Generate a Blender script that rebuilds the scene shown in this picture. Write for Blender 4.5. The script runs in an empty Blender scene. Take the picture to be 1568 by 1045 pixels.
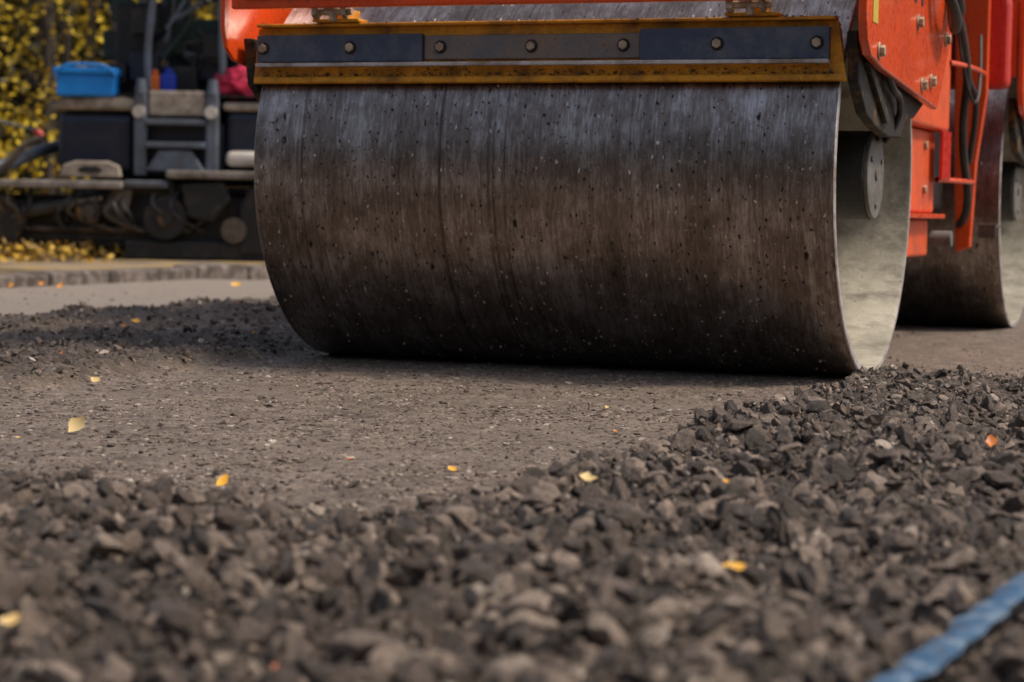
import bpy, bmesh, math, random
import numpy as np
from mathutils import Vector, Matrix, Euler
random.seed(7); rng=np.random.default_rng(11)
scene=bpy.context.scene
TH=math.radians(20.3); C=math.cos(TH); S=math.sin(TH)
DX,DY=0.25,6.735
# ------------------------------------------------------------------ materials
def newmat(name):
    m=bpy.data.materials.new(name); m.use_nodes=True
    nt=m.node_tree; b=nt.nodes['Principled BSDF']
    return m,nt,b
def N(nt,t,**k):
    n=nt.nodes.new(t)
    for a,v in k.items(): setattr(n,a,v)
    return n
def ramp(nt,fac,stops):
    r=N(nt,'ShaderNodeValToRGB'); cr=r.color_ramp
    while len(cr.elements)<len(stops): cr.elements.new(0.5)
    for e,(p,c) in zip(cr.elements,stops):
        e.position=p; e.color=(c,c,c,1) if not hasattr(c,'__len__') else (*c,1)
    nt.links.new(fac,r.inputs[0]); return r.outputs[0]
def noise(nt,vec,scale,detail=4,rough=.6,dist=0):
    n=N(nt,'ShaderNodeTexNoise'); n.inputs['Scale'].default_value=scale
    n.inputs['Detail'].default_value=detail; n.inputs['Roughness'].default_value=rough
    n.inputs['Distortion'].default_value=dist
    if vec: nt.links.new(vec,n.inputs['Vector'])
    return n.outputs[0]
def voro(nt,vec,scale,out='Distance',rnd=1):
    n=N(nt,'ShaderNodeTexVoronoi'); n.inputs['Scale'].default_value=scale
    n.inputs['Randomness'].default_value=rnd
    if vec: nt.links.new(vec,n.inputs['Vector'])
    return n.outputs[out]
def mix(nt,fac,a,b,mode='MIX'):
    m=N(nt,'ShaderNodeMix',data_type='RGBA',blend_type=mode)
    for s,v in ((m.inputs[0],fac),(m.inputs[6],a),(m.inputs[7],b)):
        if hasattr(v,'is_output'): nt.links.new(v,s)
        elif hasattr(v,'__len__'): s.default_value=(*v,1)
        else: s.default_value=v
    return m.outputs[2]
def mapping(nt,vec,scale):
    m=N(nt,'ShaderNodeMapping'); m.inputs['Scale'].default_value=scale
    nt.links.new(vec,m.inputs['Vector']); return m.outputs[0]
def mth(nt,op,a,b=0):
    m=N(nt,'ShaderNodeMath',operation=op)
    for s,v in ((m.inputs[0],a),(m.inputs[1],b)):
        if hasattr(v,'is_output'): nt.links.new(v,s)
        else: s.default_value=v
    return m.outputs[0]
def bump(nt,b,h,dist,strength=1):
    n=N(nt,'ShaderNodeBump'); n.inputs['Distance'].default_value=dist; n.inputs['Strength'].default_value=strength
    nt.links.new(h,n.inputs['Height']); nt.links.new(n.outputs[0],b.inputs['Normal'])
def dirty(name,c1,c2,scale=6,rough=.5,metal=0,amt=(.4,.65),bd=.0015,speck=None,coat=0):
    m,nt,b=newmat(name); tc=N(nt,'ShaderNodeTexCoord').outputs['Object']
    n=noise(nt,tc,scale,8,.7)
    f=ramp(nt,n,[(amt[0],0),(amt[1],1)])
    col=mix(nt,f,c1,c2)
    n2=noise(nt,tc,scale*14,5,.7)
    if speck:
        f2=ramp(nt,n2,[(.6,0),(.68,1)]); col=mix(nt,f2,col,speck)
    nt.links.new(col,b.inputs['Base Color'])
    r=ramp(nt,n2,[(.3,max(rough-.12,.05)),(.7,min(rough+.2,1))]); nt.links.new(r,b.inputs['Roughness'])
    b.inputs['Metallic'].default_value=metal
    if coat: b.inputs['Coat Weight'].default_value=coat
    bump(nt,b,n2,bd)
    return m
M={}
M['orange']=dirty('orange_paint',(.80,.086,.014),(.58,.053,.012),3,.28,0,(.42,.8),.0005,(.33,.055,.025),.4)
M['orange_d']=dirty('orange_paint_dusty',(.76,.100,.020),(.34,.065,.026),7,.42,0,(.42,.75),.0008,(.18,.07,.035))
M['red']=dirty('red_paint',(.60,.022,.010),(.40,.018,.010),3,.28,0,(.4,.8),.0005,None,.3)
M['yellow']=dirty('ochre_bar_grimy',(.80,.35,.014),(.22,.088,.014),11,.5,0,(.43,.68),.003,(.04,.027,.015))
M['rail']=dirty('blue_steel_rail',(.060,.082,.13),(.17,.175,.20),9,.36,.2,(.45,.75),.0008,(.03,.03,.04))
M['railm']=dirty('grey_steel_rail',(.15,.15,.16),(.28,.20,.13),9,.42,.15,(.4,.72),.0012,(.05,.04,.03))
M['railw']=dirty('worn_steel',(.58,.55,.54),(.26,.20,.15),14,.4,.3,(.42,.66),.002)
M['bolt']=dirty('bolt_steel',(.55,.44,.32),(.22,.15,.09),40,.4,.4,(.4,.65),.001)
M['black']=dirty('black_grimy_metal',(.010,.010,.011),(.055,.04,.028),7,.5,.1,(.5,.75),.004)
M['hub']=dirty('hub_grey',(.040,.038,.037),(.018,.016,.014),10,.5,.1,(.4,.7),.003,(.09,.075,.06))
M['hubface']=dirty('hub_face',(.18,.17,.155),(.065,.055,.047),16,.5,.1,(.4,.75),.002)
m,nt,b=newmat('drum_interior_cream'); tc=N(nt,'ShaderNodeTexCoord').outputs['Object']
c=mix(nt,ramp(nt,noise(nt,tc,3.5,7,.7),[(.36,0),(.66,1)]),(.46,.425,.34),(.20,.185,.145))
c=mix(nt,ramp(nt,noise(nt,mapping(nt,tc,(5,22,3)),1,6,.7),[(.48,0),(.66,.8)]),c,(.11,.095,.072))
c=mix(nt,ramp(nt,noise(nt,tc,70,4,.7),[(.62,0),(.70,.9)]),c,(.05,.042,.034))
nt.links.new(c,b.inputs['Base Color']); b.inputs['Roughness'].default_value=.6; bump(nt,b,noise(nt,tc,60,5,.7),.002)
M['cream']=m
M['rust']=dirty('rusty_bracket',(.016,.013,.010),(.26,.13,.03),9,.6,.1,(.52,.68),.005)
M['rubber']=dirty('rubber_hose',(.014,.014,.015),(.06,.055,.048),12,.45,0)
M['decal']=dirty('decal_black',(.02,.01,.01),(.05,.02,.015),12,.5)
M['decaly']=dirty('decal_yellow',(.6,.45,.05),(.4,.3,.05),12,.5)
M['navy']=dirty('navy_paint',(.009,.014,.030),(.045,.042,.045),5,.4,.1,(.5,.8))
M['greyb']=dirty('grey_frame',(.13,.16,.21),(.08,.075,.075),5,.45,.1)
M['beige']=dirty('dusty_beige',(.46,.39,.31),(.20,.16,.125),6,.7,0,(.38,.6))
M['walk']=dirty('dusty_walkway',(.30,.27,.24),(.12,.10,.085),5,.8,0,(.38,.62))
M['white']=dirty('white_panel',(.58,.54,.49),(.30,.26,.22),4,.5)
M['tan']=dirty('tan_grime',(.13,.10,.075),(.030,.024,.019),6,.8)
M['blueplastic']=dirty('blue_plastic',(.008,.25,.74),(.008,.2,.62),3,.35)
M['bluedark']=dirty('dark_blue_plastic',(.01,.04,.40),(.01,.03,.3),3,.35)
M['orangep']=dirty('orange_plastic',(.6,.13,.01),(.5,.1,.01),3,.35)
M['pink']=dirty('pink_fabric',(.75,.035,.10),(.34,.02,.05),12,.8)
M['green']=dirty('dark_green_paint',(.010,.04,.028),(.02,.02,.02),6,.5)
M['glass']=dirty('cab_glass',(.02,.025,.03),(.03,.03,.035),2,.08)

# drum steel: wet, tar-stained, finely scored around the circumference
m,nt,b=newmat('wet_drum_steel')
uv=N(nt,'ShaderNodeUVMap').outputs[0]
f1=noise(nt,mapping(nt,uv,(130,18,1)),1,6,.72)
f2=noise(nt,mapping(nt,uv,(34,1.2,1)),1,5,.65)
f3=noise(nt,mapping(nt,uv,(7,5,1)),1,9,.72)
f4=noise(nt,mapping(nt,uv,(420,110,1)),1,3,.6)
s=mth(nt,'ADD',mth(nt,'MULTIPLY',f1,.36),mth(nt,'MULTIPLY',f2,.22))
s=mth(nt,'ADD',s,mth(nt,'MULTIPLY',f3,.42))
col=ramp(nt,s,[(.37,(.095,.073,.060)),(.49,(.24,.196,.172)),(.60,(.52,.47,.455))])
gr=ramp(nt,noise(nt,mapping(nt,uv,(30,.10,1)),1,2,.5),[(.30,.5),(.37,1)])
col=mix(nt,1,col,gr,'MULTIPLY')
wob=N(nt,'ShaderNodeVectorMath',operation='ADD')
wn=N(nt,'ShaderNodeTexNoise'); wn.inputs['Scale'].default_value=60; nt.links.new(uv,wn.inputs['Vector'])
wsc=N(nt,'ShaderNodeVectorMath',operation='SCALE'); nt.links.new(wn.outputs['Color'],wsc.inputs[0]); wsc.inputs[3].default_value=.014
nt.links.new(uv,wob.inputs[0]); nt.links.new(wsc.outputs[0],wob.inputs[1]); uvw=wob.outputs[0]
def spots(sc,t0,t1,c0):
    v=mapping(nt,uvw,sc); return mth(nt,'MULTIPLY',ramp(nt,voro(nt,v,1),[(t0,1),(t1,0)]),ramp(nt,voro(nt,v,1,'Color'),[(c0,0),(c0+.03,1)]))
tar=mth(nt,'MAXIMUM',spots((26,13,1),.10,.22,.74),spots((80,38,1),.16,.28,.66))
col=mix(nt,tar,col,(.012,.009,.008))
grit=mth(nt,'MAXIMUM',spots((62,26,1),.10,.19,.68),spots((20,12,1),.05,.10,.68))
col=mix(nt,grit,col,(.66,.60,.53))
nt.links.new(col,b.inputs['Base Color'])
nt.links.new(mth(nt,'SUBTRACT',.95,mth(nt,'MAXIMUM',mth(nt,'MULTIPLY',grit,.9),mth(nt,'MULTIPLY',tar,.5))),b.inputs['Metallic'])
nt.links.new(ramp(nt,f4,[(.3,.26),(.7,.45)]),b.inputs['Roughness'])
h=mth(nt,'ADD',mth(nt,'MULTIPLY',f1,.5),mth(nt,'MULTIPLY',f4,.4))
h=mth(nt,'ADD',h,mth(nt,'MULTIPLY',grit,1.2)); h=mth(nt,'ADD',h,tar)
bump(nt,b,h,.0006)
M['drum']=m

def asphalt(name,attr=True):
    m,nt,b=newmat(name); tc=N(nt,'ShaderNodeTexCoord').outputs['Object']
    ag=voro(nt,tc,75,'Color'); agd=voro(nt,tc,75)
    big=noise(nt,tc,1.6,5,.6); mid=noise(nt,tc,9,8,.78); fine=noise(nt,tc,260,4,.7)
    base=ramp(nt,ag,[(.1,(.055,.040,.030)),(.5,(.19,.142,.108)),(.85,(.34,.265,.208)),(.96,(.70,.60,.50))])
    base2=ramp(nt,mid,[(.38,(.085,.062,.047)),(.5,(.24,.184,.143)),(.62,(.44,.352,.28))])
    comp=mix(nt,.5,base,base2)
    comp=mix(nt,ramp(nt,big,[(.35,0),(.7,.4)]),comp,(.34,.268,.213))
    loose=mix(nt,.6,base,ramp(nt,mid,[(.35,(.018,.013,.010)),(.7,(.09,.065,.048))]))
    if attr:
        at=N(nt,'ShaderNodeAttribute'); at.attribute_name='loose'
        ao=N(nt,'ShaderNodeAttribute'); ao.attribute_name='old'
        comp=mix(nt,mth(nt,'MULTIPLY',ao.outputs['Fac'],.7),comp,(.38,.32,.27))
        col=mix(nt,at.outputs['Fac'],comp,loose)
    else: col=mix(nt,.5,comp,(.36,.30,.25))
    nt.links.new(col,b.inputs['Base Color'])
    nt.links.new(ramp(nt,fine,[(.3,.4),(.7,.8)]),b.inputs['Roughness'])
    h=mth(nt,'ADD',mth(nt,'MULTIPLY',agd,-1.0),fine); h=mth(nt,'ADD',h,mth(nt,'MULTIPLY',mid,1.8))
    bump(nt,b,h,.010)
    return m
M['asphalt']=asphalt('fresh_asphalt'); M['oldasphalt']=asphalt('old_asphalt',False)
m,nt,b=newmat('asphalt_stone'); tc=N(nt,'ShaderNodeTexCoord').outputs['Object']
at=N(nt,'ShaderNodeAttribute'); at.attribute_name='tone'
n1=noise(nt,tc,110,6,.75); n0=noise(nt,tc,420,4,.7)
col=ramp(nt,at.outputs['Fac'],[(0,(.034,.024,.018)),(.35,(.135,.096,.072)),(.75,(.40,.305,.237)),(1,(.70,.60,.50))])
col=mix(nt,ramp(nt,n1,[(.35,.65),(.58,0)]),col,(.028,.020,.015))
col=mix(nt,ramp(nt,n0,[(.56,0),(.7,.55)]),col,(.50,.41,.33))
nt.links.new(col,b.inputs['Base Color']); b.inputs['Roughness'].default_value=.42
bump(nt,b,mth(nt,'ADD',n1,mth(nt,'MULTIPLY',n0,.5)),.006)
M['stone']=m
def attrmat(name,attr,stops,rough=.6):
    m,nt,b=newmat(name); at=N(nt,'ShaderNodeAttribute'); at.attribute_name=attr
    nt.links.new(ramp(nt,at.outputs['Fac'],stops),b.inputs['Base Color']); b.inputs['Roughness'].default_value=rough
    return m
M['leaf']=attrmat('fallen_leaf','tone',[(0,(.34,.06,.015)),(.3,(.58,.19,.02)),(.6,(.74,.39,.02)),(1,(.58,.45,.22))],.5)
M['litter']=attrmat('leaf_litter','tone',[(0,(.08,.05,.03)),(.4,(.30,.18,.04)),(.7,(.60,.36,.025)),(1,(.62,.43,.1))],.7)
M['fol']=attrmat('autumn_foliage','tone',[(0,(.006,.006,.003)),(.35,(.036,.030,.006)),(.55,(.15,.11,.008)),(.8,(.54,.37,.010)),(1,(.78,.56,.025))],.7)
M['bark']=dirty('bark',(.035,.026,.02),(.10,.08,.06),6,.9,0,(.4,.7),.01)
M['kerb']=dirty('kerb_concrete',(.36,.30,.26),(.10,.078,.062),9,.85,0,(.36,.58),.02,(.04,.032,.028))
m,nt,b=newmat('verge_leaf_litter'); tc=N(nt,'ShaderNodeTexCoord').outputs['Object']
c=mix(nt,ramp(nt,noise(nt,tc,1.1,5,.7),[(.42,0),(.58,1)]),(.07,.050,.033),(.24,.185,.13))
c=mix(nt,ramp(nt,noise(nt,tc,2.3,6,.7),[(.50,0),(.60,.8)]),c,(.40,.245,.023))
nt.links.new(c,b.inputs['Base Color']); b.inputs['Roughness'].default_value=.9
M['verge']=m
m,nt,b=newmat('blue_worn_strip'); tc=N(nt,'ShaderNodeTexCoord').outputs['Object']
c=mix(nt,ramp(nt,noise(nt,tc,34,6,.7),[(.48,0),(.60,.75)]),(.018,.075,.16),(.22,.29,.35))
c=mix(nt,ramp(nt,noise(nt,tc,45,5,.7),[(.56,0),(.64,.75)]),c,(.05,.045,.04))
nt.links.new(c,b.inputs['Base Color']); b.inputs['Roughness'].default_value=.6
bump(nt,b,noise(nt,tc,80,4,.6),.004)
M['tape']=m

# ------------------------------------------------------------------ mesh helpers
def link(o,parent=None):
    scene.collection.objects.link(o)
    if parent: o.parent=parent
    return o
def empty(name,loc=(0,0,0),rz=0):
    e=bpy.data.objects.new(name,None); e.location=loc; e.rotation_euler=(0,0,rz); link(e); return e
def finish(bm,name,parent,mat,bev=0,smooth=False,loc=None,rot=None):
    me=bpy.data.meshes.new(name); bm.to_mesh(me); bm.free()
    if mat: me.materials.append(M[mat])
    if smooth:
        for p in me.polygons: p.use_smooth=True
    o=bpy.data.objects.new(name,me); link(o,parent)
    if loc: o.location=loc
    if rot: o.rotation_euler=rot
    if bev:
        md=o.modifiers.new('b','BEVEL'); md.width=bev; md.segments=3; md.limit_method='ANGLE'; md.angle_limit=math.radians(40)
    return o
def addbox(bm,x0,x1,y0,y1,z0,z1,mi=0):
    vs=[bm.verts.new(p) for p in [(x0,y0,z0),(x1,y0,z0),(x1,y1,z0),(x0,y1,z0),(x0,y0,z1),(x1,y0,z1),(x1,y1,z1),(x0,y1,z1)]]
    for f in [(3,2,1,0),(4,5,6,7),(0,1,5,4),(1,2,6,5),(2,3,7,6),(3,0,4,7)]:
        bm.faces.new([vs[i] for i in f]).material_index=mi
def box(name,parent,mat,x0,x1,y0,y1,z0,z1,bev=.008,**k):
    bm=bmesh.new(); addbox(bm,x0,x1,y0,y1,z0,z1); return finish(bm,name,parent,mat,bev,**k)
def prism(name,parent,mat,pts,axis,a0,a1,bev=.006):
    bm=bmesh.new()
    def P(u,v,a): return (a,u,v) if axis=='x' else ((u,a,v) if axis=='y' else (u,v,a))
    A=[bm.verts.new(P(u,v,a0)) for u,v in pts]; B=[bm.verts.new(P(u,v,a1)) for u,v in pts]
    n=len(pts); bm.faces.new(A); bm.faces.new(B[::-1])
    for i in range(n): bm.faces.new([A[i],B[i],B[(i+1)%n],A[(i+1)%n]])
    bmesh.ops.recalc_face_normals(bm,faces=bm.faces)
    return finish(bm,name,parent,mat,bev)
def addcyl(bm,p0,p1,r0,r1=None,seg=24):
    p0=Vector(p0); p1=Vector(p1); d=p1-p0; r1=r0 if r1 is None else r1
    mat=Matrix.Translation((p0+p1)/2)@d.to_track_quat('Z','Y').to_matrix().to_4x4()
    bmesh.ops.create_cone(bm,cap_ends=True,segments=seg,radius1=r0,radius2=r1,depth=d.length,matrix=mat)
def cyl(name,parent,mat,p0,p1,r0,r1=None,seg=32,bev=.003):
    bm=bmesh.new(); addcyl(bm,p0,p1,r0,r1,seg); return finish(bm,name,parent,mat,bev)
def tube(name,parent,mat,pts,r):
    cu=bpy.data.curves.new(name,'CURVE'); cu.dimensions='3D'; cu.bevel_depth=r; cu.bevel_resolution=4
    sp=cu.splines.new('NURBS'); sp.points.add(len(pts)-1)
    for q,p in zip(sp.points,pts): q.co=(*p,1)
    sp.use_endpoint_u=True; sp.order_u=3
    cu.materials.append(M[mat]); o=bpy.data.objects.new(name,cu); return link(o,parent)
def bigmesh(name,verts,faces,mat,attrs=None,smooth=False,parent=None):
    me=bpy.data.meshes.new(name); nv=len(verts); nf,k=faces.shape
    me.vertices.add(nv); me.vertices.foreach_set('co',verts.astype(np.float32).ravel())
    me.loops.add(nf*k); me.loops.foreach_set('vertex_index',faces.astype(np.int32).ravel())
    me.polygons.add(nf); me.polygons.foreach_set('loop_start',(np.arange(nf)*k).astype(np.int32))
    me.polygons.foreach_set('use_smooth',np.full(nf,smooth))
    me.update(calc_edges=True)
    for a,v in (attrs or {}).items():
        at=me.attributes.new(a,'FLOAT','POINT'); at.data.foreach_set('value',v.astype(np.float32))
    me.materials.append(M[mat]); o=bpy.data.objects.new(name,me); return link(o,parent)
# ------------------------------------------------------------------ numpy noise
def perlin(x,y,seed=0):
    xi=np.floor(x).astype(np.int64); yi=np.floor(y).astype(np.int64); xf=x-xi; yf=y-yi
    def g(ix,iy,fx,fy):
        h=(ix*374761393+iy*668265263+seed*974634777)&0xffffffff
        h=((h^(h>>13))*1274126177)&0xffffffff; h=h^(h>>16)
        a=(h%3600)/3600*2*np.pi
        return np.cos(a)*fx+np.sin(a)*fy
    u=xf*xf*xf*(xf*(xf*6-15)+10); v=yf*yf*yf*(yf*(yf*6-15)+10)
    a=g(xi,yi,xf,yf)*(1-u)+g(xi+1,yi,xf-1,yf)*u
    b=g(xi,yi+1,xf,yf-1)*(1-u)+g(xi+1,yi+1,xf-1,yf-1)*u
    return (a*(1-v)+b*v)*1.4
def fbm(x,y,f,o,seed=0,g=.55):
    r=0;a=1
    for i in range(o): r=r+a*perlin(x*f,y*f,seed+i*7); f*=2.03; a*=g
    return r
def ss(a,b,x):
    t=np.clip((x-a)/(b-a),0,1); return t*t*(3-2*t)
def loc(x,y):
    dx=x-DX; dy=y-DY; return dx*C-dy*S, dx*S+dy*C
TP0=np.array([.194,1.57]); TP1=np.array([.92,3.13]); td=(TP1-TP0)/np.linalg.norm(TP1-TP0); tp=np.array([td[1],-td[0]])
def loose(x,y):
    xl,yl=loc(x,y); n=fbm(x,y,3.2,4,3)*.07
    right=ss(.86,.97,xl+n)
    left=ss(.88,1.02,-xl+n)*(1-ss(2.5,2.9,-xl+2*n))*np.clip(.95+.6*fbm(x,y,1.3,3,61),.55,1)
    near=ss(3.0,3.9,-yl+3.0*n)
    farR=1-ss(6.0,6.2,y+.38*(x-1.03)+2*n)
    m=np.maximum(right*farR,left); m=np.maximum(m,near*(1-ss(2.7,3,-xl+n)))
    return m
def height(x,y,m=None):
    if m is None: m=loose(x,y)
    xl,_=loc(x,y); lf=1+.15*ss(.9,1.2,-xl)*ss(4.6,5.4,y)
    dt=(x-TP0[0])*tp[0]+(y-TP0[1])*tp[1]; lf=lf*(1-.45*np.exp(-(dt/.07)**2))
    z=m*lf*(.036+.022*fbm(x,y,2.2,3,21)+.018*fbm(x,y,8,3,5)+.016*np.abs(fbm(x,y,18,3,9)))
    z+=.0028*fbm(x,y,11,4,31)+.004
    return z
# ------------------------------------------------------------------ ground
bm=bmesh.new(); addbox(bm,-300,300,-300,300,-.4,-.02); finish(bm,'ground',None,'oldasphalt')
def graded(segs):
    out=[]
    for a,b,s0,s1 in segs:
        p=a
        while p<b:
            out.append(p); p+=s0+(s1-s0)*(p-a)/(b-a)
    out.append(segs[-1][1]); return np.array(out)
xs=graded([(-7,-3,.12,.02),(-3,2.2,.0125,.0125),(2.2,7,.02,.15)])
ys=graded([(-2,1.6,.2,.02),(1.6,6.5,.009,.016),(6.5,14,.018,.05)])
X,Y=np.meshgrid(xs,ys); x=X.ravel(); y=Y.ravel()
mk=loose(x,y); z=height(x,y,mk); xl,_=loc(x,y)
nx,ny=len(xs),len(ys)
i=np.arange(ny-1)[:,None]*nx+np.arange(nx-1)[None]; i=i.ravel()
F=np.stack([i,i+1,i+1+nx,i+nx],1)
bigmesh('asphalt_road',np.stack([x,y,z],1),F,'asphalt',{'loose':mk,'old':ss(2.6,3.0,-xl)},True)
# ------------------------------------------------------------------ stones
def template(sub,seed):
    r=random.Random(seed); bm=bmesh.new(); bmesh.ops.create_icosphere(bm,subdivisions=sub,radius=1)
    v=np.array([p.co[:] for p in bm.verts]); f=np.array([[q.index for q in fc.verts] for fc in bm.faces]); bm.free()
    for _ in range(10):
        n=np.array([r.gauss(0,1) for _ in range(3)]); n/=np.linalg.norm(n); h=r.uniform(.35,.8)
        d=v@n; v=v-np.outer(np.maximum(0,d-h),n)
    v*=np.array([1.25,r.uniform(.6,1),r.uniform(.45,.85)])
    v+=np.array([[r.gauss(0,.06) for _ in range(3)] for _ in v])
    return v,f
def scatter(name,px,py,r,sub,tone,embed=.15,parent=None,flat=1):
    T=[template(sub,100+sub*10+k) for k in range(10)]
    dt=np.abs((px-TP0[0])*tp[0]+(py-TP0[1])*tp[1]); r=np.where(dt<.045,np.minimum(r,.009),r)
    Vs=[];Fs=[];As=[];off=0
    pz=height(px,py)+r*embed
    which=rng.integers(0,10,len(px))
    for k,(v,f) in enumerate(T):
        ix=np.where(which==k)[0]; n=len(ix)
        if n==0: continue
        q=rng.normal(size=(n,4)); q/=np.linalg.norm(q,axis=1)[:,None]; w,a,b,c=q.T
        R=np.stack([1-2*(b*b+c*c),2*(a*b-c*w),2*(a*c+b*w),2*(a*b+c*w),1-2*(a*a+c*c),2*(b*c-a*w),2*(a*c-b*w),2*(b*c+a*w),1-2*(a*a+b*b)],1).reshape(n,3,3)
        P=np.einsum('nij,vj->nvi',R,v)*r[ix][:,None,None]; P[:,:,2]*=flat
        P+=np.stack([px[ix],py[ix],pz[ix]],1)[:,None]
        Vs.append(P.reshape(-1,3)); Fs.append((f[None]+(np.arange(n)*len(v))[:,None,None]+off).reshape(-1,3))
        As.append(np.repeat(tone[ix],len(v))); off+=n*len(v)
    return bigmesh(name,np.concatenate(Vs),np.concatenate(Fs),'stone',{'tone':np.concatenate(As)},False,parent)
def pts(n,y0,y1,wl,wr,cond):
    Y=rng.uniform(y0,y1,n); X=rng.uniform(-1,1,n); X=np.where(X<0,X*(wl*Y+.25),X*(wr*Y+.25))
    k=cond(X,Y); return X[k],Y[k]
gp=empty('loose_asphalt_stones')
def rr(n,mu,sg,lo,hi): return np.clip(np.exp(rng.normal(math.log(mu),sg,n)),lo,hi)
def tones(n,lt=.03,top=.9): 
    t=rng.beta(1.2,1.9,n)*top; t[rng.random(n)<lt]=.95; return t
cl=lambda X,Y: (rng.random(len(X))<loose(X,Y)**1.3)
sz=lambda a,b,r: r*(.4+.6*loose(a,b))
a,b_=pts(8000,1.7,4.8,.3,.3,cl); scatter('stones_large',a,b_,sz(a,b_,rr(len(a),.0165,.40,.009,.032)),2,tones(len(a),0,.9),.2,gp)
a,b_=pts(28000,1.7,4.8,.3,.3,cl); scatter('stones_medium',a,b_,sz(a,b_,rr(len(a),.0068,.42,.003,.012)),1,tones(len(a)),.3,gp)
a,b_=pts(26000,4.6,6.5,.05,.36,cl); scatter('stones_right',a,b_,rr(len(a),.0080,.5,.0035,.022),1,tones(len(a),.01),.25,gp)
a,b_=pts(32000,5.2,12.5,.32,.0,cl); scatter('stones_left',a,b_,rr(len(a),.0085,.5,.004,.022),1,tones(len(a),.02,.8),.15,gp)
cs=lambda X,Y: (rng.random(len(X))<(1-loose(X,Y))*np.where(Y<4.9,np.clip((5.4-Y)*.6,0,1),.25))
a,b_=pts(11000,3.0,12,.3,.3,cs); scatter('loose_pebbles',a,b_,rr(len(a),.0038,.55,.0015,.013),1,tones(len(a)),.1,gp)
cq=lambda X,Y: (rng.random(len(X))<(1-loose(X,Y))*np.clip(.55+.9*fbm(X,Y,2.5,3,77),.12,1))
a,b_=pts(62000,2.8,7.0,.3,.3,cq); scatter('embedded_aggregate',a,b_,rr(len(a),.0058,.45,.002,.014),1,np.clip(tones(len(a))*1.0+.15,0,1),.0,gp,.45)
# ------------------------------------------------------------------ kerb, verge
k=empty('kerb',(DX,DY,0),-TH)
rk=random.Random(3)
bm=bmesh.new(); yy=-14
while yy<45:
    l_=rk.uniform(.3,.8); addbox(bm,-4.86+rk.uniform(-.01,.01),-4.66+rk.uniform(-.03,.03),yy,yy+l_-.004,-.05,.085+rk.uniform(-.014,.014)); yy+=l_
finish(bm,'kerb_stones',k,'kerb',.02)
v=empty('verge',(DX,DY,0),-TH)
bm=bmesh.new(); addbox(bm,-120,-4.89,-60,120,-.3,.05); finish(bm,'verge_soil',v,'verge')
# ------------------------------------------------------------------ leaves
L=[(-.898,4.45,.024,1.0),(-.478,3.57,.018,.6),(-.296,4.0,.011,.25),(-.104,3.85,.011,.5),(.124,3.37,.015,.95),(.264,2.52,.017,.6),
(.882,3.94,.016,.25),(-.505,2.18,.014,.95),(-.22,2.06,.010,.05),(-1.09,5.63,.018,.9),(-2.67,12.2,.025,.3),(-2.8,12,.025,.4),
(-1.59,12.4,.035,.65),(-1.33,7.6,.018,.6),(-1.3,7.2,.016,.3),(-2.5,11.9,.025,.4)]
for _ in range(18):
    yq=random.uniform(3,12); L.append((random.uniform(-.3,.3)*yq,yq,random.uniform(.004,.008),random.random()))
LV=[];LF=[];LA=[]
prof=[(-1,0.05),(-.7,.34),(-.2,.62),(.3,.5),(.7,.28),(1,.02)]
for (lx,ly,r,t) in L:
    o=len(LV); a=random.uniform(0,6.28); tl=Matrix.Rotation(random.uniform(.15,.7),3,'X')@Matrix.Rotation(a,3,'Z')@Matrix.Rotation(random.uniform(-.3,.3),3,'Y')
    zz=float(height(np.array([lx]),np.array([ly]))[0])+r*.5+(.014 if float(loose(np.array([lx]),np.array([ly]))[0])>.5 else .003)
    for (u,w) in prof:
        for sgn in (-1,0,1):
            jj=random.uniform(.65,1.2)
            p=tl@Vector((u*r,sgn*w*r*1.2*jj,r*(.5*abs(sgn)*w*jj+.35*u*u))); LV.append((lx+p.x,ly+p.y,zz+p.z)); LA.append(min(1,max(0,t+random.uniform(-.12,.12))))
    for i_ in range(5):
        for j in range(2):
            q=o+i_*3+j; LF.append((q,q+1,q+4,q+3))
bigmesh('fallen_leaves',np.array(LV),np.array(LF),'leaf',{'tone':np.array(LA)},True)
# blue strap pulled taut over the stones
n=220; TV=[]
for i_ in range(n):
    c0=TP0+(TP1-TP0)*i_/(n-1)
    hc=.074+.003*math.sin(i_*.06+1)+.001*math.sin(i_*.31)
    for j in range(7):
        e=(j-3)/3; q=c0+tp*(e*(.0185+.002*math.sin(i_*.23))+.002*math.sin(i_*.5+j)*abs(e))
        TV.append((q[0],q[1],hc-.004*e*e))
i0=(np.arange(n-1)[:,None]*7+np.arange(6)[None]).ravel()
bigmesh('blue_strap',np.array(TV),np.stack([i0,i0+1,i0+8,i0+7],1),'tape',None,True)

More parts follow.
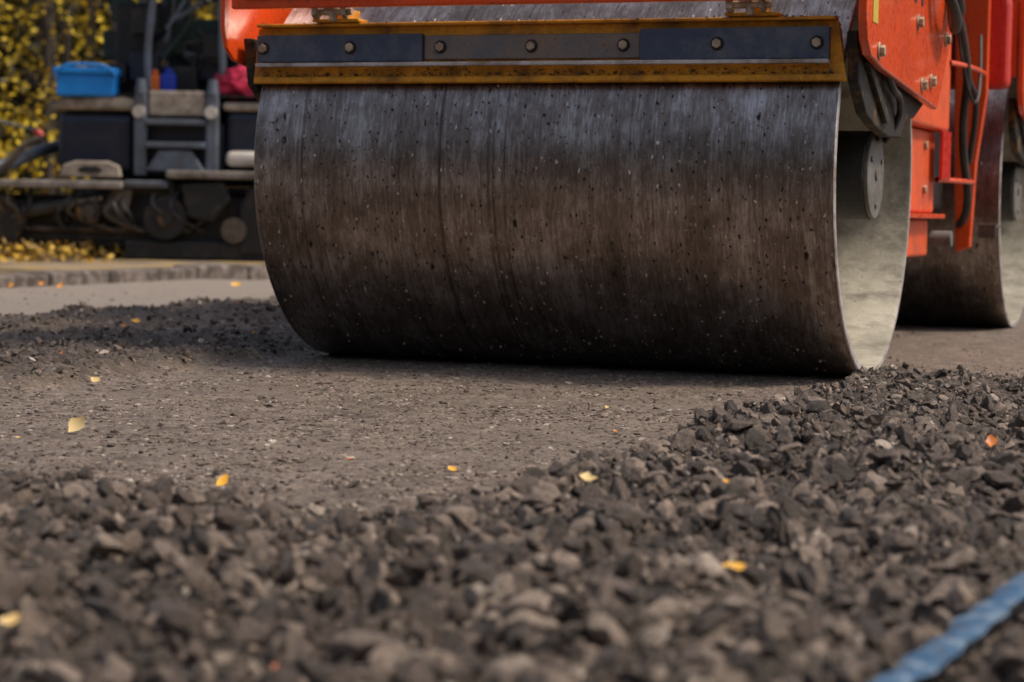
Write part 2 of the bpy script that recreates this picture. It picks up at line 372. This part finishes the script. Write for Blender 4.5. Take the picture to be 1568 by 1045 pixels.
# ------------------------------------------------------------------ ROAD ROLLER
R=empty('tandem_road_roller',(DX,DY,.005),-TH)
def drum(name,y0):
    prof=[(-.60,.0),(-.60,.30),(-.60,.572),(-.62,.576),(-.872,.576),(-.88,.58),(-.88,.596),(-.877,.6)]
    prof+=[(-.877+1.754*i/12,.6) for i in range(1,13)]
    prof+=[(.88,.596),(.88,.58),(.872,.576),(.62,.576),(.60,.572),(.60,.30),(.60,0.0)]
    bm=bmesh.new(); uvl=bm.loops.layers.uv.new('UVMap'); ns=288; rows=[]
    for (x_,r) in prof:
        rows.append([bm.verts.new((x_,y0+r*math.sin(2*math.pi*j/ns),.6-r*math.cos(2*math.pi*j/ns) if r>0 else .6)) for j in range(ns)])
    for i_ in range(len(prof)-1):
        if prof[i_][1]==0 and prof[i_+1][1]==0: continue
        for j in range(ns):
            j2=(j+1)%ns
            f=bm.faces.new([rows[i_][j],rows[i_][j2],rows[i_+1][j2],rows[i_+1][j]])
            for lp,(a_,jj) in zip(f.loops,((i_,j),(i_,j+1),(i_+1,j+1),(i_+1,j))): lp[uvl].uv=(prof[a_][0]+5+y0,(jj/ns)*2*math.pi*.6)
            xa,ra=prof[i_]; xb,rb=prof[i_+1]
            f.material_index=0 if (ra>.599 and rb>.599) else (2 if min(ra,rb)>=.5765 else 1)
            f.smooth=True
    bmesh.ops.recalc_face_normals(bm,faces=bm.faces)
    me=bpy.data.meshes.new(name); bm.to_mesh(me); bm.free()
    for q in ('drum','cream','railw'): me.materials.append(M[q])
    o=bpy.data.objects.new(name,me); link(o,R)
    md=o.modifiers.new('e','EDGE_SPLIT'); md.split_angle=math.radians(35)
    for sx,sd in ((1,'right'),(-1,'left')):
        bm=bmesh.new(); addcyl(bm,(sx*.60,y0,.6),(sx*.865,y0,.6),.132,seg=48); addcyl(bm,(sx*.60,y0,.6),(sx*.66,y0,.6),.22,seg=48)
        addcyl(bm,(sx*.72,y0,.6),(sx*.745,y0,.6),.15,seg=48)
        finish(bm,name+'_hub_'+sd,R,'hub',.004)
        bm=bmesh.new(); addcyl(bm,(sx*.865,y0,.6),(sx*.878,y0,.6),.128,seg=48)
        for q in range(3):
            a=q*math.pi*2/3+.5; addcyl(bm,(sx*.878,y0+.09*math.cos(a),.6+.09*math.sin(a)),(sx*.884,y0+.09*math.cos(a),.6+.09*math.sin(a)),.009,seg=6)
        addcyl(bm,(sx*.878,y0,.6),(sx*.884,y0,.6),.016,seg=20)
        finish(bm,name+'_hub_face_'+sd,R,'hubface',.002)
drum('front_drum',0); drum('rear_drum',3.3)
for sx,sd in ((1,'right'),(-1,'left')):
  for y0,nm in ((0,'front'),(3.3,'rear')):
    prism(nm+'_drum_support_'+sd,R,'rust',[(y0-.58,.98),(y0+.54,.93),(y0+.48,.83),(y0+.33,.785),(y0+.17,.765),(y0+.11,.715),(y0-.10,.71),(y0-.28,.73),(y0-.43,.76),(y0-.55,.84)],'x',sx*.898,sx*.930,.006)
    prism(nm+'_drum_support_rib_'+sd,R,'rust',[(y0-.50,.90),(y0-.44,.90),(y0-.14,.755),(y0-.20,.745)],'x',sx*.9305,sx*.945,.002)
    prism(nm+'_drum_web_'+sd,R,'black',[(y0-.05,.90),(y0+.10,.88),(y0+.06,.70),(y0-.06,.70)],'x',sx*.886,sx*.8975,.003)
    tube(nm+'_grease_line_'+sd,R,'rubber',[(sx*.95,y0-.3,.92),(sx*.955,y0-.2,.84),(sx*.955,y0-.05,.83),(sx*.94,y0+.02,.76),(sx*.90,y0,.70)],.010)
nC=2400; a=rng.uniform(-1.45,.75,nC); xc=rng.uniform(-.87,.87,nC); rc=rr(nC,.0028,.5,.001,.008)
T=template(1,5); cv=[];cf=[];ct=[]
for i_ in range(nC):
    ny_,nz_=-math.cos(a[i_]),math.sin(a[i_])
    v=T[0]*rc[i_]*np.array([.8,1.0,1.4]); v=v+np.array([xc[i_],.6*ny_,.6+.6*nz_]); cf.append(T[1]+len(v)*i_); cv.append(v); ct.append(np.full(len(v),rng.choice([.0,.3,.85,1.0],p=[.42,.18,.18,.22])))
bigmesh('drum_crumbs',np.concatenate(cv),np.concatenate(cf),'stone',{'tone':np.concatenate(ct)},False,R)
# scraper assembly
prism('scraper_bar',R,'yellow',[(-.898,.843),(.898,.843),(.875,1.008),(-.882,1.008)],'y',-.572,-.557,.004)
prism('scraper_lip',R,'yellow',[(-.556,.86),(-.535,.846),(-.50,.90),(-.556,.99)],'x',-.88,.88,.002)
box('scraper_top_flange',R,'yellow',-.875,.87,-.60,-.545,1.009,1.018,.003)
box('scraper_bottom_flange',R,'yellow',-.892,.892,-.582,-.573,.845,.862,.003)
box('rail_left',R,'rail',-.876,-.342,-.594,-.573,.905,.985,.003)
box('rail_middle',R,'railm',-.338,.316,-.584,-.573,.910,.980,.003)
box('rail_right',R,'rail',.320,.855,-.599,-.573,.903,.990,.003)
box('rail_lip',R,'railw',-.875,.855,-.608,-.573,.891,.9018,.002)
bm=bmesh.new(); bw=bmesh.new()
for xb,yb in ((-.853,-.594),(-.570,-.594),(-.287,-.584),(-.007,-.584),(.268,-.584),(.543,-.599),(.822,-.599)):
    addcyl(bw,(xb,yb,.946),(xb,yb-.003,.946),.019,seg=24); addcyl(bm,(xb,yb-.003,.946),(xb,yb-.013,.946),.0135,seg=6)
finish(bm,'scraper_bolts',R,'bolt',.0015); finish(bw,'scraper_washers',R,'black',.0008)
nG=900; gx=rng.uniform(-.88,.88,nG); gr_=rr(nG,.0028,.5,.001,.007); gz=np.where(rng.random(nG)<.5,.866+rng.exponential(.006,nG),1.019); gy=np.where(gz>1,rng.uniform(-.598,-.55,nG),-.575)
cv=[];cf=[]
for i_ in range(nG):
    v=T[0]*gr_[i_]+np.array([gx[i_],gy[i_],gz[i_]]); cf.append(T[1]+len(v)*i_); cv.append(v)
bigmesh('scraper_grime',np.concatenate(cv),np.concatenate(cf),'stone',{'tone':np.repeat(rng.uniform(0,.5,nG),len(T[0]))},False,R)
for xb in (-.61,.64):
    bm=bmesh.new(); addbox(bm,xb-.075,xb+.075,-.615,-.54,1.02,1.03); addbox(bm,xb-.02,xb+.03,-.60,-.50,1.031,1.06)
    finish(bm,'scraper_bracket',R,'yellow',.003)
    bm=bmesh.new(); addcyl(bm,(xb-.05,-.625,1.05),(xb+.06,-.625,1.05),.012,seg=16); addcyl(bm,(xb-.065,-.625,1.05),(xb-.045,-.625,1.05),.022,seg=6); addcyl(bm,(xb+.03,-.625,1.05),(xb+.045,-.625,1.05),.022,seg=6)
    addcyl(bm,(xb+.0,-.625,1.02),(xb+.0,-.625,1.09),.012,seg=12)
    finish(bm,'scraper_bracket_bolt',R,'bolt',.002)
# yoke
for y0,nm,sg in ((0,'front',-1),(3.3,'rear',1)):
    f=lambda yy:y0+yy
    for ya,yb,tag in ((-.66,-.635,'a'),(.62,.74,'b')):
        box(nm+'_yoke_beam_'+tag,R,'orange',-.93,.94,f(ya),f(yb),1.058,1.40,.008)
    box(nm+'_yoke_top',R,'orange',-.93,.94,f(.1),f(.62),1.30,1.46,.02)
    for sx,sd in ((1,'right'),(-1,'left')):
        P=[(-.67,1.5),(-.67,1.0),(-.65,.945),(-.60,.91),(-.42,.885),(.50,.82),(.68,1.0),(.82,1.2),(.82,1.5)]
        x0,x1=(.946,.972) if sx>0 else (-.96,-.946)
        prism(nm+'_yoke_side_'+sd,R,'orange',[(f(u),w) for u,w in P],'x',x0,x1,.006)
        xo=x1 if sx>0 else x0
        bm=bmesh.new()
        for (u,w) in [(-.5,.93),(.1,1.06),(.36,.90),(-.25,1.12),(.62,1.05),(.45,1.2),(.20,.88)]:
            addcyl(bm,(xo,f(u),w),(xo+sx*.005,f(u),w),.024,seg=20); addcyl(bm,(xo+sx*.005,f(u),w),(xo+sx*.018,f(u),w),.016,seg=6)
        finish(bm,nm+'_yoke_bolts_'+sd,R,'bolt',.002)
box('beam_cover_plate',R,'railm',-.88,-.40,-.668,-.661,1.085,1.30,.003)
box('safety_decal',R,'decaly',.9725,.974,-.60,-.53,1.0,1.08,.0005)
bm=bmesh.new(); yy=-.45
for w in (.07,.05,.08,.06,.05,.08,.07):
    addbox(bm,.9725,.974,yy,yy+w*.45,1.115,1.25); addbox(bm,.9725,.974,yy+w*.45,yy+w,1.225,1.25); yy+=w+.035
finish(bm,'side_lettering',R,'decal')
tube('hydraulic_hose_a',R,'rubber',[(.985,.25,1.30),(1.02,.30,1.18),(1.04,.42,1.10),(1.01,.55,1.06),(.985,.62,1.20),(.985,.66,1.4)],.018)
tube('hydraulic_hose_b',R,'rubber',[(.985,.33,1.32),(1.03,.38,1.2),(1.04,.5,1.14),(1.01,.62,1.12),(.985,.7,1.22),(.985,.74,1.4)],.015)
# centre frame
box('frame_upper',R,'orange_d',-.80,.80,.88,1.84,.80,1.5,.015)
box('frame_mid',R,'orange_d',-.765,.765,.90,1.74,.495,.797,.012)
box('frame_flange',R,'orange',-.80,.80,.87,1.80,.475,.492,.003)
box('frame_lower',R,'orange_d',-.76,.76,.92,1.66,.335,.472,.012)
bm=bmesh.new(); 
for (u,w) in ((1.1,.58),(1.5,.58),(1.1,.74),(1.5,.74)): addcyl(bm,(.766,u,w),(.778,u,w),.016,seg=6)
finish(bm,'frame_bolts',R,'bolt',.002)
cyl('frame_pin',R,'hubface',(.7,1.72,.40),(.84,1.72,.40),.03)
box('engine_block',R,'black',-.70,.70,1.86,2.37,.50,1.5,.03)
tube('frame_rod_a',R,'orange',[(.80,1.8,1.06),(.86,2.0,1.06),(.86,2.3,1.05)],.010)
tube('frame_rod_b',R,'orange',[(.78,1.7,.62),(.84,1.95,.62),(.83,2.3,.62)],.010)
tube('frame_hose_a',R,'rubber',[(.78,1.8,1.4),(.86,1.95,1.1),(.80,2.1,.8),(.84,2.2,.5),(.76,2.4,.45)],.016)
tube('frame_hose_b',R,'rubber',[(.78,1.9,1.4),(.82,2.1,1.0),(.86,2.2,.95),(.80,2.35,.7)],.012)
tube('frame_cable',R,'rubber',[(.80,1.86,1.3),(.84,1.95,.95),(.88,2.1,.9),(.84,2.3,1.2)],.006)
box('frame_red_plate',R,'red',.802,.815,1.62,1.80,.62,.80,.003)
prism('rear_shroud',R,'red',[(-.86,1.0),(.935,1.0),(.935,1.34),(.90,1.5),(-.86,1.5)],'y',2.44,2.54,.03)
prism('rear_scraper_post',R,'orange',[(.72,1.5),(.86,1.5),(.86,.98),(.825,.70),(.81,.36),(.75,.34),(.735,.70)],'y',2.385,2.43,.008)
bm=bmesh.new(); addbox(bm,.83,.90,2.46,2.62,.44,.455); addbox(bm,.83,.90,2.46,2.475,.40,.44); finish(bm,'rear_scraper_clip',R,'tan',.002)
# operator cab (above the photograph's frame)
box('cab_floor',R,'black',-.75,.75,.95,2.35,1.5,1.56,.02)
for sx in (-1,1):
    for yy in (.98,2.3): box('cab_post',R,'orange',sx*.70-.035,sx*.70+.035,yy-.035,yy+.035,1.56,2.75,.01)
box('cab_glazing',R,'glass',-.69,.69,1.0,2.28,1.9,2.72,.02); box('cab_lower_panel',R,'orange',-.70,.70,.99,2.29,1.56,1.89,.02)
box('cab_roof',R,'orange',-.8,.8,.88,2.42,2.75,2.86,.04)

# ------------------------------------------------------------------ ASPHALT PAVER
P=empty('asphalt_paver',(-2.6,17,.05),math.radians(-3))
box('screed_box',P,'black',-1.7,1.6,.0,.45,.13,.5,.02); box('screed_plate',P,'tan',-1.72,.05,-.05,.40,.21,.25,.012)
box('screed_base',P,'black',-.45,1.5,-.1,.5,.0,.15,.02); box('screed_base_left',P,'black',-1.7,-.46,.02,.4,.09,.19,.02)
box('walkway_left',P,'walk',-1.75,-.45,-.22,.1,.55,.61,.015); box('walkway_right',P,'walk',-.10,1.6,-.22,.1,.64,.70,.015); box('walkway_mid',P,'greyb',-.449,-.101,-.15,.1,.56,.62,.02)
# hydraulic and screed gear, irregular like the real machine
rs=random.Random(21)
prism('screed_end_gate',P,'rust',[(-1.70,.12),(-1.30,.12),(-1.22,.30),(-1.34,.50),(-1.70,.54)],'y',-.14,-.06,.02)
cyl('screed_cylinder',P,'hub',(-1.25,-.10,.36),(-.82,-.10,.44),.055); cyl('screed_cylinder_rod',P,'bolt',(-.82,-.10,.44),(-.62,-.10,.475),.022)
cyl('screed_bearing',P,'rust',(-.72,-.16,.37),(-.72,-.04,.37),.095); cyl('screed_bearing_cap',P,'tan',(-.72,-.18,.37),(-.72,-.161,.37),.05)
prism('screed_hanger',P,'tan',[(-.55,.55),(-.38,.55),(-.42,.38),(-.50,.28),(-.57,.40)],'y',-.13,-.07,.015)
cyl('track_sprocket',P,'black',(-.12,-.14,.33),(-.12,-.04,.33),.17); cyl('track_sprocket_hub',P,'rust',(-.12,-.17,.33),(-.12,-.141,.33),.07)
prism('screed_arm',P,'black',[(.0,.60),(.34,.62),(.40,.48),(.26,.30),(.06,.34)],'y',-.16,-.10,.02)
cyl('screed_roller',P,'tan',(.42,-.14,.24),(.42,-.02,.24),.10); prism('screed_guard',P,'black',[(.46,.05),(1.4,.05),(1.4,.58),(.55,.6),(.46,.42)],'y',-.12,-.05,.02)
for q in range(16):
    xx=rs.uniform(-1.6,.8); tube('screed_hose',P,rs.choice(['rubber','rubber','tan','black']),[(xx,-.08,.54),(xx+rs.uniform(-.1,.1),-.16,.45),(xx+rs.uniform(-.25,.25),-.15,.33),(xx+rs.uniform(-.3,.3),-.06,.22)],rs.uniform(.009,.018))
for q in range(14):
    xx=rs.uniform(-1.6,.9); zz=rs.uniform(.22,.5); w=rs.uniform(.02,.06); box('screed_fitting',P,rs.choice(['tan','black','rust','hub']),xx-w,xx+w,-.07,-.01,zz-w*.8,zz+w*.8,.008)
prism('towing_eye',P,'beige',[(-.97,.64),(-.47,.64),(-.49,.73),(-.58,.765),(-.84,.765),(-.94,.73)],'y',-.12,-.08,.015)
prism('towing_eye_hole',P,'black',[(-.80,.67),(-.64,.67),(-.62,.70),(-.66,.725),(-.78,.725),(-.82,.70)],'y',-.125,-.121,.002)
box('left_tank',P,'navy',-1.05,-.42,.1,1.2,.66,1.17,.09); prism('left_tank_lid',P,'beige',[(-1.08,1.171),(-.40,1.171),(-.40,1.26),(-.50,1.285),(-.98,1.27),(-1.06,1.23)],'y',.06,1.22,.03)
box('right_tank',P,'navy',.30,1.3,.1,1.2,.71,1.18,.06); box('right_tank_lid',P,'beige',.28,1.32,.08,1.22,1.181,1.25,.03)
box('white_cover',P,'white',.34,.95,-.1,.09,.74,.86,.05)
box('step_back_plate',P,'navy',-.41,.29,.14,.3,.66,1.08,.02)
for xx in (-.36,.21): 
    box('step_post',P,'greyb',xx-.05,xx+.05,.02,.10,.66,1.30,.02); cyl('step_post_top',P,'greyb',(xx,.06,1.30),(xx,.06,1.42),.05,.035); cyl('step_post_lamp',P,'white',(xx,.01,1.16),(xx,-.03,1.16),.05)
for zz in (.88,1.06): box('step_tread',P,'greyb',-.309,.159,-.02,.12,zz,zz+.045,.01)
prism('step_gusset',P,'greyb',[(-.309,.70),(.159,.70),(.05,.86),(-.20,.86)],'y',.0,.04,.006)
box('step_panel',P,'beige',-.30,.15,.05,.13,1.13,1.33,.02)
E=empty('cooler_box',(-3.40,17.2,1.325),math.radians(4))
box('cooler_body',E,'blueplastic',-.23,.23,-.15,.15,0,.17,.02); box('cooler_lid',E,'blueplastic',-.25,.25,-.17,.17,.172,.225,.015)
tube('cooler_handle',E,'blueplastic',[(-.24,-.17,.15),(-.2,-.2,.24),(0,-.2,.25),(.2,-.2,.24),(.24,-.17,.15)],.012)
def can(nm,xx,mt,w,h):
    e=empty(nm,(xx,17.25,1.32)); box('can_body',e,mt,-w/2,w/2,-.05,.05,0,h,.02); cyl('can_neck',e,mt,(0,0,h),(0,0,h+.03),.022); tube('can_grip',e,mt,[(-w*.3,0,h-.005),(-w*.3,0,h+.04),(w*.3,0,h+.04),(w*.3,0,h-.005)],.007)
can('fuel_canister',-2.88,'orangep',.09,.19); can('water_canister',-2.77,'bluedark',.12,.20); can('oil_canister',-2.99,'white',.08,.10)
box('deck',P,'black',-1.1,1.3,.05,1.3,1.286,1.296,.004)
bm=bmesh.new(); bmesh.ops.create_icosphere(bm,subdivisions=4,radius=1)
for v_ in bm.verts:
    c_=v_.co.copy(); nn=float(fbm(np.array([c_.x*1.3+c_.z]),np.array([c_.y+c_.z*1.7]),1.7,3,4)[0]); v_.co=Vector((c_.x*.17,c_.y*.1,c_.z*.12))*(1+.45*nn)
J=finish(bm,'work_jacket',None,'pink',0,True,(-2.20,17.2,1.46))
box('engine_hood',P,'navy',-1.05,1.15,1.25,3.4,.6,1.6,.06)
box('console_left',P,'black',-.68,-.40,.5,.9,1.29,2.05,.03); box('console_green',P,'green',-.28,.22,.7,1.1,1.29,1.95,.03)
box('seat_base',P,'black',.35,.85,.6,1.1,1.29,1.7,.06); box('seat_back',P,'black',.38,.82,1.05,1.2,1.7,2.3,.06)
for xx,lean in ((-.33,.06),(.27,-.05)):
    tube('roll_bar',P,'greyb',[(xx,.2,1.3),(xx-.02,.2,1.6),(xx+lean*.3,.22,2.0),(xx+lean,.25,2.4),(xx+lean,.3,2.9)],.03)
rk=random.Random(5)
for q in range(50):
    xx=rk.uniform(-.75,1.0); zz=rk.uniform(1.35,2.15); yy=rk.uniform(.3,1.0); l=rk.uniform(.15,.5); aa=rk.uniform(0,3.1)
    tube('control_rod',P,rk.choice(['black','black','greyb','navy','green','tan']),[(xx,yy,zz),(xx+.5*l*math.cos(aa)+.03,yy+.05,zz+.5*l*math.sin(aa)),(xx+l*math.cos(aa),yy,zz+l*math.sin(aa))],rk.uniform(.008,.022))
for q in range(26):
    xx=rk.uniform(-.7,.9); zz=rk.uniform(1.4,2.1); w=rk.uniform(.05,.13); yy=rk.uniform(.3,.9)
    box('control_unit',P,rk.choice(['black','navy','greyb','green','black','black']),xx-w,xx+w,yy,yy+.12,zz-w,zz+w,.015)
box('canopy',P,'navy',-1.2,1.3,-.1,3.2,2.9,3.0,.04)
for xx in (-1.0,1.1): cyl('canopy_post',P,'greyb',(xx,2.9,1.5),(xx,2.9,2.9),.035)
for sx in (-1,1):
    pts_=[(1.1,.12),(1.25,.02),(3.8,.02),(4.0,.15),(4.05,.45),(3.9,.62),(1.2,.62),(1.05,.45)]
    prism('crawler_track',P,'black',pts_,'x',sx*.85,sx*1.2,.03)
    for q in range(18): box('track_shoe',P,'black',min(sx*.84,sx*1.21),max(sx*.84,sx*1.21),1.25+q*.145,1.25+q*.145+.09,-.015,.019,.004)
box('hopper_left',P,'navy',-1.5,-.1,3.6,5.2,.5,1.2,.05); box('hopper_right',P,'navy',.1,1.5,3.6,5.2,.5,1.2,.05)
tube('tow_arm',P,'greyb',[(-1.6,-.1,.68),(-1.4,.0,.72),(-1.25,.3,.85),(-1.15,1.2,.95),(-1.15,2.6,.7)],.05)
tube('sensor_cable',P,'greyb',[(-1.9,0,1.14),(-1.5,0,1.08),(-1.18,0,1.0)],.010); cyl('sensor_tip',P,'red',(-1.18,0,1.0),(-1.13,0,.95),.03)
tube('crank_handle',P,'tan',[(-1.5,-.1,.62),(-1.35,-.1,.75),(-1.25,-.1,.90),(-1.1,-.1,.93)],.03)

# ------------------------------------------------------------------ leaf drifts by the verge
def quads(cx,cy,cz,sz,tone):
    n=len(cx); a=rng.normal(size=(n,3)); a/=np.linalg.norm(a,axis=1)[:,None]; t=rng.normal(size=(n,3)); b=np.cross(a,t); b/=np.linalg.norm(b,axis=1)[:,None]
    c=np.stack([cx,cy,cz],1); s_=sz[:,None]; V=np.stack([c-a*s_,c-b*s_*.6,c+a*s_,c+b*s_*.6],1).reshape(-1,3)
    return V,np.arange(4*n).reshape(n,4),np.repeat(tone,4)
n=7000; xq=rng.uniform(-6,-2.75,n); yq=rng.uniform(15.6,24,n); k_=fbm(xq,yq,.9,3,44)>-.05; xq=xq[k_]; yq=yq[k_]
V,F_,A=quads(xq,yq,.055+.13*rng.random(len(xq))**2,rng.uniform(.02,.045,len(xq)),np.clip(rng.normal(.5,.25,len(xq)),0,1))
bigmesh('leaf_drift',V,F_,'litter',{'tone':A})
# ------------------------------------------------------------------ forest
FO=empty('autumn_forest')
def foliage(name,x0,x1,y0,y1,z0,z1,ncl,per,rad,size,tb):
    cx=rng.uniform(x0,x1,ncl);cy=rng.uniform(y0,y1,ncl);cz=z0+(z1-z0)*rng.random(ncl)**1.2; ct=np.clip(rng.normal(tb,.17,ncl),0,1)
    k=np.repeat(np.arange(ncl),per); n=len(k); o=rng.normal(size=(n,3))*rad*np.array([1,1,.7])
    V,F_,A=quads(cx[k]+o[:,0],cy[k]+o[:,1],np.maximum(.06,cz[k]+o[:,2]),rng.uniform(.6,1.3,n)*size,np.clip(ct[k]+rng.normal(0,.12,n),0,1))
    bigmesh(name,V,F_,'fol',{'tone':A},False,FO)
foliage('yellow_leaves',-16,8,26,33,.8,6.5,640,45,.42,.055,.78)
foliage('olive_leaves',-20,14,32,40,.2,9,1000,40,.8,.11,.34)
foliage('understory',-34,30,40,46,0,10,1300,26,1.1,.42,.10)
foliage('wide_canopy',-40,40,34,44,4,11,500,30,1.2,.2,.5)
foliage('added_dark_trees_behind_viewer',-45,45,-24,-18,0,10,1000,24,1.3,.5,.15)  # unseen trees, added to darken the horizon that the drum front reflects
bm=bmesh.new()
for q in range(170):
    tx=rk.uniform(-22,14) ; ty=rk.uniform(26,40); r0=rk.uniform(.03,.11); lean=rk.uniform(-.5,.5); H=rk.uniform(7,11)
    p=[Vector((tx+lean*h*h+rk.uniform(-.06,.06),ty,h*H)) for h in (0,.25,.5,.75,1)]
    for i_ in range(4): addcyl(bm,p[i_],p[i_+1],r0*(1-.22*i_),r0*(1-.22*(i_+1)),8)
    for w in range(5):
        hh=rk.uniform(.15,.9); b0=Vector((tx+lean*hh*hh,ty,hh*H)); addcyl(bm,b0,b0+Vector((rk.uniform(-1,1),rk.uniform(-1,1),rk.uniform(.3,1))),r0*.3,r0*.08,6)
finish(bm,'trunks',FO,'bark')

# ------------------------------------------------------------------ light
w=bpy.data.worlds.new('World'); scene.world=w; w.use_nodes=True; nt=w.node_tree
sky=nt.nodes.new('ShaderNodeTexSky'); sky.sky_type='NISHITA'; sky.sun_disc=False
EL=math.radians(58); AZ=math.radians(100)
sky.sun_elevation=EL; sky.sun_rotation=AZ; sky.air_density=1; sky.dust_density=4; sky.ozone_density=1
hs=nt.nodes.new('ShaderNodeHueSaturation'); hs.inputs['Saturation'].default_value=.7
nt.links.new(sky.outputs[0],hs.inputs['Color']); nt.links.new(hs.outputs[0],nt.nodes['Background'].inputs[0]); nt.nodes['Background'].inputs[1].default_value=.145
sd=Vector((math.sin(AZ)*math.cos(EL),math.cos(AZ)*math.cos(EL),math.sin(EL)))
sl=bpy.data.lights.new('sun','SUN'); sl.energy=3.1; sl.angle=math.radians(9); sl.color=(1,.87,.72)
so=bpy.data.objects.new('sun',sl); so.rotation_euler=sd.to_track_quat('Z','Y').to_euler(); link(so)
# ------------------------------------------------------------------ camera
cd=bpy.data.cameras.new('camera'); cd.lens=75.8; cd.sensor_width=36; cd.clip_end=800; cd.clip_start=.05
cd.dof.use_dof=True; cd.dof.focus_distance=5.1; cd.dof.aperture_fstop=4.4
co=bpy.data.objects.new('camera',cd); link(co)
co.matrix_world=Matrix.Translation((0,0,.48))@Matrix.Rotation(math.radians(90-3.446),4,'X')@Matrix.Rotation(math.radians(1.0),4,'Z')
scene.camera=co
scene.view_settings.view_transform='Standard'; scene.view_settings.look='None'; scene.view_settings.exposure=0
